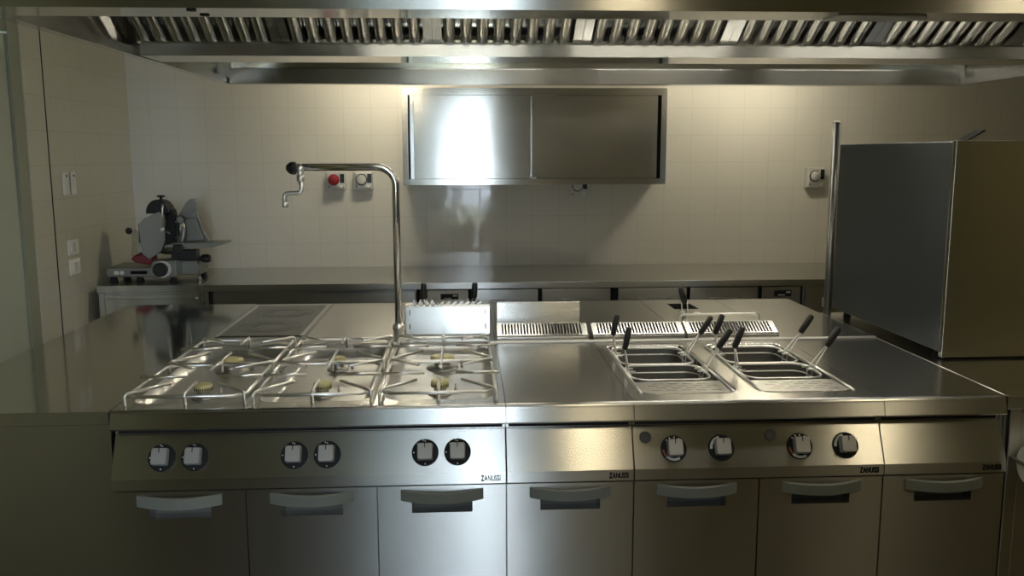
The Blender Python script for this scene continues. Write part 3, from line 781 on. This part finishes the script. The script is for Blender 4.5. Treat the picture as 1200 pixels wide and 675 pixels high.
fridge(1.976, 3.12, (2.862, 3.098), ((1.99, 2.404), (2.424, 2.838)), 'refrigerated counter with steel control box beside the upright post')
t = thing('base_cabinet', (3.5, 2.9, 0), 'steel base cabinet at the right end of the back worktop', 'cabinet')
obj('body', MB().box(3.124, 3.89, CY + .045, YB - .01, .1, CZ - .042), 'steel', t)
d = obj('door', MB().box(3.13, 3.88, CY + .012, CY + .044, .13, CZ - .055), 'steel', t, bevel=.003)
obj('latch', MB().box(3.235, 3.25, CY + .006, CY + .0118, .71, .765), 'white', d)
obj('plinth', MB().box(3.14, 3.87, CY + .07, YB - .02, 0, .1), 'dull', t)

# ------------------------------------------------------------------ wall cabinet
cx0, cx1, cz0, cz1, cy = .700, 2.357, 1.436, 2.032, 2.95
t = thing('wall_cabinet', (1.53, 3.13, cz0), 'wide stainless steel wall cabinet with two sliding doors on the tiled wall', 'cabinet')
f = MB(); q = [(cx0, cz0), (cx1, cz0), (cx1, cz1), (cx0, cz1)]; hq = [(cx0 + .036, cz0 + .036), (cx1 - .036, cz0 + .036), (cx1 - .036, cz1 - .042), (cx0 + .036, cz1 - .042)]
f.sheet(q, [hq], lambda a, b: (a, cy, b)); f.ring([(a, cy, b) for a, b in q], [(a, YB - .002, b) for a, b in q]); f.face([(a, YB - .002, b) for a, b in q])
f.ring([(a, cy, b) for a, b in hq], [(a, cy + .05, b) for a, b in hq]); f.face([(a, cy + .05, b) for a, b in hq], 1)
obj('carcass', f, 'cab', t, extra=('gap',))
d = obj('sliding_door', MB().box(.772, 1.506, cy + .008, cy + .024, cz0 + .037, cz1 - .043), 'cab', t, bevel=.002)
obj('door_edge', MB().box(.748, .771, cy + .010, cy + .024, cz0 + .037, cz1 - .043), 'bright', d)
obj('edge_strip', MB().box(1.499, 1.507, cy + .004, cy + .0078, cz0 + .037, cz1 - .043), 'bright', d)
d = obj('sliding_door', MB().box(1.48, 2.305, cy + .027, cy + .043, cz0 + .037, cz1 - .043), 'cab', t, bevel=.002)
obj('door_guide', MB().box(1.50, 1.535, cy + .002, cy + .026, cz0 + .037, cz0 + .046), 'box_grey', t)

# ------------------------------------------------------------------ boxes on the back wall
def switch_box(xc, z0, z1, label, red=False):
    t = thing('emergency_stop' if red else 'switch_box', (xc, YB, (z0 + z1) / 2), label, 'switch', None if red else 'grey rotary switch boxes on the back wall')
    w = .062; yf = YB - .055
    obj('housing', MB().box(xc - w, xc + w, yf, YB - .001, z0, z1), 'box_grey', t, bevel=.006)
    obj('cover', MB().box(xc - w + .012, xc + w - .004, yf - .006, yf - .0002, z0 + .014, z1 - .006), 'box_grey', t, bevel=.003)
    zc = z0 + (z1 - z0) * .58
    if red: obj('push_button', MB().lathe([(.02, 0), (.02, .014), (.036, .016), (.037, .028), (.03, .036), (.0001, .039)], (xc - .008, yf - .006, zc), (0, -1, 0), n=28), 'red', t)
    else:
        d = obj('dial', MB().lathe([(.038, 0), (.038, .006), (.034, .006)], (xc - .008, yf - .006, zc), (0, -1, 0), n=28), 'black', t)
        obj('knob', MB().lathe([(.032, .004), (.031, .022), (.026, .026), (.0001, .026)], (xc - .008, yf - .006, zc), (0, -1, 0), n=28), 'box_grey', d)
    obj('indicator_window', MB().box(xc + .030, xc + w - .005, yf - .009, yf - .0062, zc - .022, z1 - .012), 'display', t)
    obj('terminal', MB().box(xc + .026, xc + w - .012, yf - .010, yf - .0062, z0 + .018, z0 + .03), 'white', t)
    sc = MB()
    for dx in (-w + .02, w - .012):
        for zz in (z0 + .022,): sc.lathe([(.0045, 0), (.0045, .002)], (xc + dx, yf - .006, zz), (0, -1, 0), n=8)
    obj('screw', sc, 'ink', t)
switch_box(.238, 1.395, 1.512, 'grey switch box with a round red emergency button on the tiled wall', True)
switch_box(.416, 1.395, 1.512, 'grey rotary switch box right beside the red emergency button')
switch_box(1.842, 1.340, 1.472, 'grey rotary switch box half hidden under the wall cabinet')
switch_box(3.452, 1.398, 1.532, 'grey rotary switch box on the wall near the upright post')

# plates on the left wall
def plate(y0, y1, z0, z1, name, label, cat, kind):
    t = thing(name, (XL, (y0 + y1) / 2, (z0 + z1) / 2), label, cat, None)
    obj('plate', MB().box(XL + .0005, XL + .011, y0, y1, z0, z1), 'white', t, bevel=.003)
    n = 3
    if kind == 'socket':
        for k in range(n):
            ya = y0 + .012 + (y1 - y0 - .024) * k / n
            obj('socket_insert', MB().box(XL + .0112, XL + .016, ya + .002, ya + (y1 - y0 - .024) / n - .002, z0 + .018, z1 - .018), 'box_grey' if k == 1 else 'white', t, bevel=.002)
    else:
        obj('rocker', MB().box(XL + .0112, XL + .017, y0 + .015, y1 - .015, (z0 + z1) / 2 - .03, (z0 + z1) / 2 + .03), 'white', t, bevel=.002)
        obj('pilot_light', MB().box(XL + .0112, XL + .014, (y0 + y1) / 2 - .005, (y0 + y1) / 2 + .005, z1 - .026, z1 - .016), 'ink', t)
plate(2.275, 2.345, 1.41, 1.535, 'light_switch', 'white upright switch plate on the left wall, nearer the pier', 'switch', 'switch')
plate(2.375, 2.43, 1.41, 1.535, 'light_switch', 'narrow white switch plate on the left wall, nearer the slicer corner', 'switch', 'switch')
plate(2.278, 2.403, 1.082, 1.166, 'wall_socket', 'upper white socket plate low on the left wall', 'socket', 'socket')
plate(2.282, 2.408, .972, 1.058, 'wall_socket', 'lower white socket plate on the left wall just above table height', 'socket', 'socket')

# ------------------------------------------------------------------ meat slicer on the back counter
sl = thing('meat_slicer', (-.76, 2.72, CZ), 'aluminium meat slicer with black knobs at the left end of the back worktop', 'slicer')
OX, OY = -.745, 2.70
def sx(p): return OX + (p - 190) / 190.
def sz(p): return CZ + (328 - p) / 190.
b = MB().box(sx(135), sx(186), OY - .05, OY + .22, sz(322.5), sz(311))
obj('base', b, 'cast', sl, bevel=.008, seg=3)
obj('motor_housing', MB().prism([(sx(185.5), sz(322.5)), (sx(213), sz(322.5)), (sx(213), sz(303)), (sx(190), sz(303)), (sx(185.5), sz(306))], OY - .065, OY + .05, 'Y')
    .box(sx(186), sx(233), OY + .0505, OY + .24, sz(322.5), sz(306)), 'cast', sl, bevel=.005)
for x, y in ((sx(141), OY - .02), (sx(208), OY - .03), (sx(141), OY + .19), (sx(228), OY + .2), (sx(170), OY - .02)):
    obj('foot', MB().lathe([(.026, .0005), (.022, .012), (.017, .031)], (x, y, CZ), n=16), 'rubber', sl)
obj('power_switch', MB().lathe([(.012, 0), (.012, .005)], (sx(152.5), OY - .0505, sz(317)), (0, -1, 0), n=14).box(sx(144), sx(149), OY - .054, OY - .0505, sz(319), sz(315)), 'white', sl)
obj('name_strip', MB().box(sx(162), sx(180), OY - .0525, OY - .0505, sz(318.5), sz(315)), 'ink', sl)
kd = obj('thickness_dial', MB().lathe([(.05, 0), (.05, .008), (.047, .010)], (sx(198.5), OY - .0655, sz(313)), (0, -1, 0), n=28), 'white', sl)
obj('dial_knob', MB().lathe([(.043, .0102), (.041, .035), (.034, .04), (.0001, .04)], (sx(197), OY - .0655, sz(313)), (0, -1, 0), n=14, smooth=False), 'black', kd)
# gauge plate: tall ridged plate, turned to the left
gp = MB(); o = [(173, 262), (177, 257), (197, 247), (198, 262), (196, 284), (192, 295), (180, 303), (174, 297), (172, 280)]
gp.loft([[(sx(p), OY - .02 + (p - 172) / 26 * .07 + d, sz(q)) for p, q in o] for d in (0, .012)])
obj('gauge_plate', gp, 'ridged', sl, bevel=.003)
obj('gauge_edge', MB().tube([(sx(172.3), OY - .022, sz(262)), (sx(172), OY - .022, sz(284))], .004, n=6), 'cast', sl)
# blade and its black top cover
bl = MB().lathe([(.125, 0), (.13, .004), (.11, .012), (.0001, .012)], (sx(197), OY + .09, sz(275)), (-.35, -1, .15), n=40)
obj('blade', bl, 'cast', sl)
cv = MB(); rings = []
for d in (0, .09):
    rings.append([(sx(190 + 13.5 * math.cos(a)) + d * .1, OY + .035 + d, sz(252 - 16 * math.sin(a))) for a in [PI * k / 10 for k in range(11)]])
obj('sharpener_cover', cv.loft(rings), 'black', sl, bevel=.006)
obj('cover_screw', MB().lathe([(.008, 0), (.008, .018), (.024, .02), (.024, .028), (.018, .032)], (sx(192), OY + .08, sz(237.5)), n=12), 'black', sl)
obj('guard_bar', MB().tube(arc_path([(sx(194), OY + .06, sz(241)), (sx(198.5), OY - .005, sz(243)), (sx(197.5), OY - .012, sz(268))], .015), .006, n=8).lathe([(.011, 0), (.011, .01)], (sx(198), OY - .018, sz(269)), (0, -1, 0), n=12), 'chrome', sl)
obj('blade_housing', MB().prism([(sx(199), sz(262)), (sx(206), sz(247)), (sx(209), sz(262)), (sx(209), sz(284)), (sx(197), sz(287))], OY + .03, OY + .12, 'Y'), 'dial', sl, bevel=.005)
# carriage on the right: fin, pusher arm, tray
obj('carriage_plate', MB().prism([(sx(a), sz(c)) for a, c in ((208, 256), (217, 241), (222, 236.5), (228, 236), (230, 242), (230.5, 256), (237, 276), (243, 286), (210, 286))], OY + .115, OY + .127, 'Y'), 'ridged', sl, bevel=.003)
obj('pusher_plate', MB().prism([(sx(a), sz(c)) for a, c in ((217, 259), (230, 258), (233, 270), (238, 283), (216, 285))], OY + .08, OY + .09, 'Y'), 'cast', sl, bevel=.003)
pa = MB().tube([(sx(200), OY + .04, sz(262)), (sx(215), OY + .06, sz(261))], .011, n=10)
pa.tube([(sx(213.5), OY + .06, sz(257)), (sx(213), OY + .06, sz(284))], .015, n=10)
pa.tube([(sx(198), OY + .03, sz(271)), (sx(209), OY + .05, sz(280))], .009, n=8)
pa.lathe([(.02, 0), (.024, .01), (.02, .02)], (sx(215), OY + .05, sz(259)), (0, -1, 0), n=14)
pa.lathe([(.012, 0), (.012, .05)], (sx(226.5), OY + .075, sz(249)), (0, -1, 0), n=12)
obj('pusher_arm', pa, 'cast', sl)
obj('carriage_tray', MB().prism([(sx(a), sz(c)) for a, c in ((198, 290), (251, 290), (266, 286), (266, 284.5), (212, 284.5), (198, 287.5))], OY - .01, OY + .14, 'Y'), 'cast', sl, bevel=.002)
hb = MB().box(sx(208.5), sx(219), OY - .03, OY + .03, sz(297), sz(286)).box(sx(206), sx(234), OY - .028, OY + .05, sz(304), sz(292.5))
obj('carriage_handle', hb, 'black', sl, bevel=.006)
obj('side_knob', MB().tube([(sx(231), OY + .02, sz(303)), (sx(237), OY + .02, sz(303))], .009, n=10).lathe([(.018, 0), (.024, .012), (.026, .04), (.02, .055)], (sx(236.5), OY + .02, sz(303)), (1, 0, 0), n=16), 'black', sl)
obj('stand_rod', MB().tube([(sx(234), OY + .01, sz(325)), (sx(234), OY + .01, sz(304))], .006, n=8).lathe([(.016, 0), (.008, .03)], (sx(234), OY + .01, CZ + .001), n=12), 'cast', sl)
gd = MB(); pr = [(158, 300), (160, 276), (163, 269), (168, 272), (176, 275), (178, 303)]
gd.loft([[(sx(p), OY + .04 + d, sz(q)) for p, q in pr] for d in (0, .005)])
obj('clear_guard', gd, 'guard', sl)
obj('guard_knob', MB().lathe([(.008, 0), (.018, .006), (.021, .016), (.018, .026), (.008, .03)], (sx(159.5), OY + .03, sz(271)), (-.4, -1, 0), n=14), 'black', sl)
# red and white packet lying on the slicer base
pk = MB(); pr = [(159, 303), (163, 299), (169, 298), (174, 296), (182, 302), (183, 307), (178, 310), (164, 307)]
pk.loft([[(sx(p), OY + .0 + d + (p - 160) * .0005, sz(q) + d * .1) for p, q in pr] for d in (0, .10)])
po = tag(obj('packet', pk, 'packet', bevel=.008), 'small crumpled red packet lying on the slicer base', 'packet')
for f in po.data.polygons: pass

# ------------------------------------------------------------------ lamps
def tube_lamp(xc, yc, z, L, label):
    t = thing('ceiling_lamp', (xc, yc, ZC), label, 'lamp', 'lamps over the back counter')
    obj('housing', MB().box(xc - L / 2, xc + L / 2, yc - .06, yc + .06, z, z + .05), 'white', t, bevel=.004)
    obj('diffuser', MB().tube([(xc - L / 2 + .02, yc, z - .018), (xc + L / 2 - .02, yc, z - .018)], .017, n=10), 'tube', t)
    for xx in (xc - L / 3, xc + L / 3): obj('suspension_rod', MB().tube([(xx, yc, z + .05), (xx, yc, ZC - .001)], .004, n=6), 'dull', t)
tube_lamp(.62, 2.70, 2.25, .36, 'suspended tube lamp over the counter, toward the slicer')
tube_lamp(2.95, 2.68, 2.25, .36, 'suspended tube lamp over the counter, toward the post')
def panel_lamp(xc, yc, label):
    t = thing('ceiling_light', (xc, yc, ZC), label, 'lamp', 'ceiling lights in the front of the room')
    obj('frame', MB().box(xc - .17, xc + .17, yc - .17, yc + .17, ZC - .05, ZC - .001), 'white', t, bevel=.004)
    obj('diffuser', MB().box(xc - .15, xc + .15, yc - .15, yc + .15, ZC - .06, ZC - .0505), 'panel_lamp', t)
panel_lamp(1.95, -2.7, 'square ceiling light behind the camera, nearer the glazed door')
panel_lamp(3.9, -2.4, 'square ceiling light behind the camera, nearer the right wall')

# ------------------------------------------------------------------ daylight
wl = bpy.data.worlds.new('daylight'); S.world = wl; wl.use_nodes = True
bg = wl.node_tree.nodes['Background']; bg.inputs['Color'].default_value = (.74, .87, 1, 1); bg.inputs['Strength'].default_value = 9
pl = bpy.data.lights.new('door_portal', 'AREA'); pl.shape = 'RECTANGLE'; pl.size = DX1 - DX0; pl.size_y = DZ; pl.cycles.is_portal = True
po = bpy.data.objects.new('door_portal', pl); COL.objects.link(po); po.location = ((DX0 + DX1) / 2, YF - .12, DZ / 2); po.rotation_euler = (PI / 2, 0, 0)

# ------------------------------------------------------------------ camera
f_px, pitch, yaw, roll = 1037.9, .15, .0541, -.0021
cam = bpy.data.cameras.new('camera'); co = bpy.data.objects.new('camera', cam); COL.objects.link(co)
cam.sensor_width = 36; cam.lens = f_px / 1200 * 36; cam.clip_start = .05
F = Vector((math.sin(yaw) * math.cos(pitch), math.cos(yaw) * math.cos(pitch), -math.sin(pitch)))
r0 = Vector((math.cos(yaw), -math.sin(yaw), 0)); u0 = r0.cross(F)
Rv = math.cos(roll) * r0 + math.sin(roll) * u0; Uv = -math.sin(roll) * r0 + math.cos(roll) * u0
mw = Matrix((Rv, Uv, -F)).transposed().to_4x4(); mw.translation = Vector((1.0761, -2.6522, 1.6261)); co.matrix_world = mw
S.camera = co
S.view_settings.view_transform = 'Standard'; S.view_settings.look = 'None'; S.view_settings.gamma = 1; S.view_settings.use_curve_mapping = False
S.view_settings.exposure = .95
S.cycles.max_bounces = 10; S.cycles.glossy_bounces = 6; S.cycles.diffuse_bounces = 4; S.cycles.transparent_max_bounces = 8
S.cycles.caustics_reflective = True; S.cycles.sample_clamp_indirect = 8; S.cycles.use_denoising = True
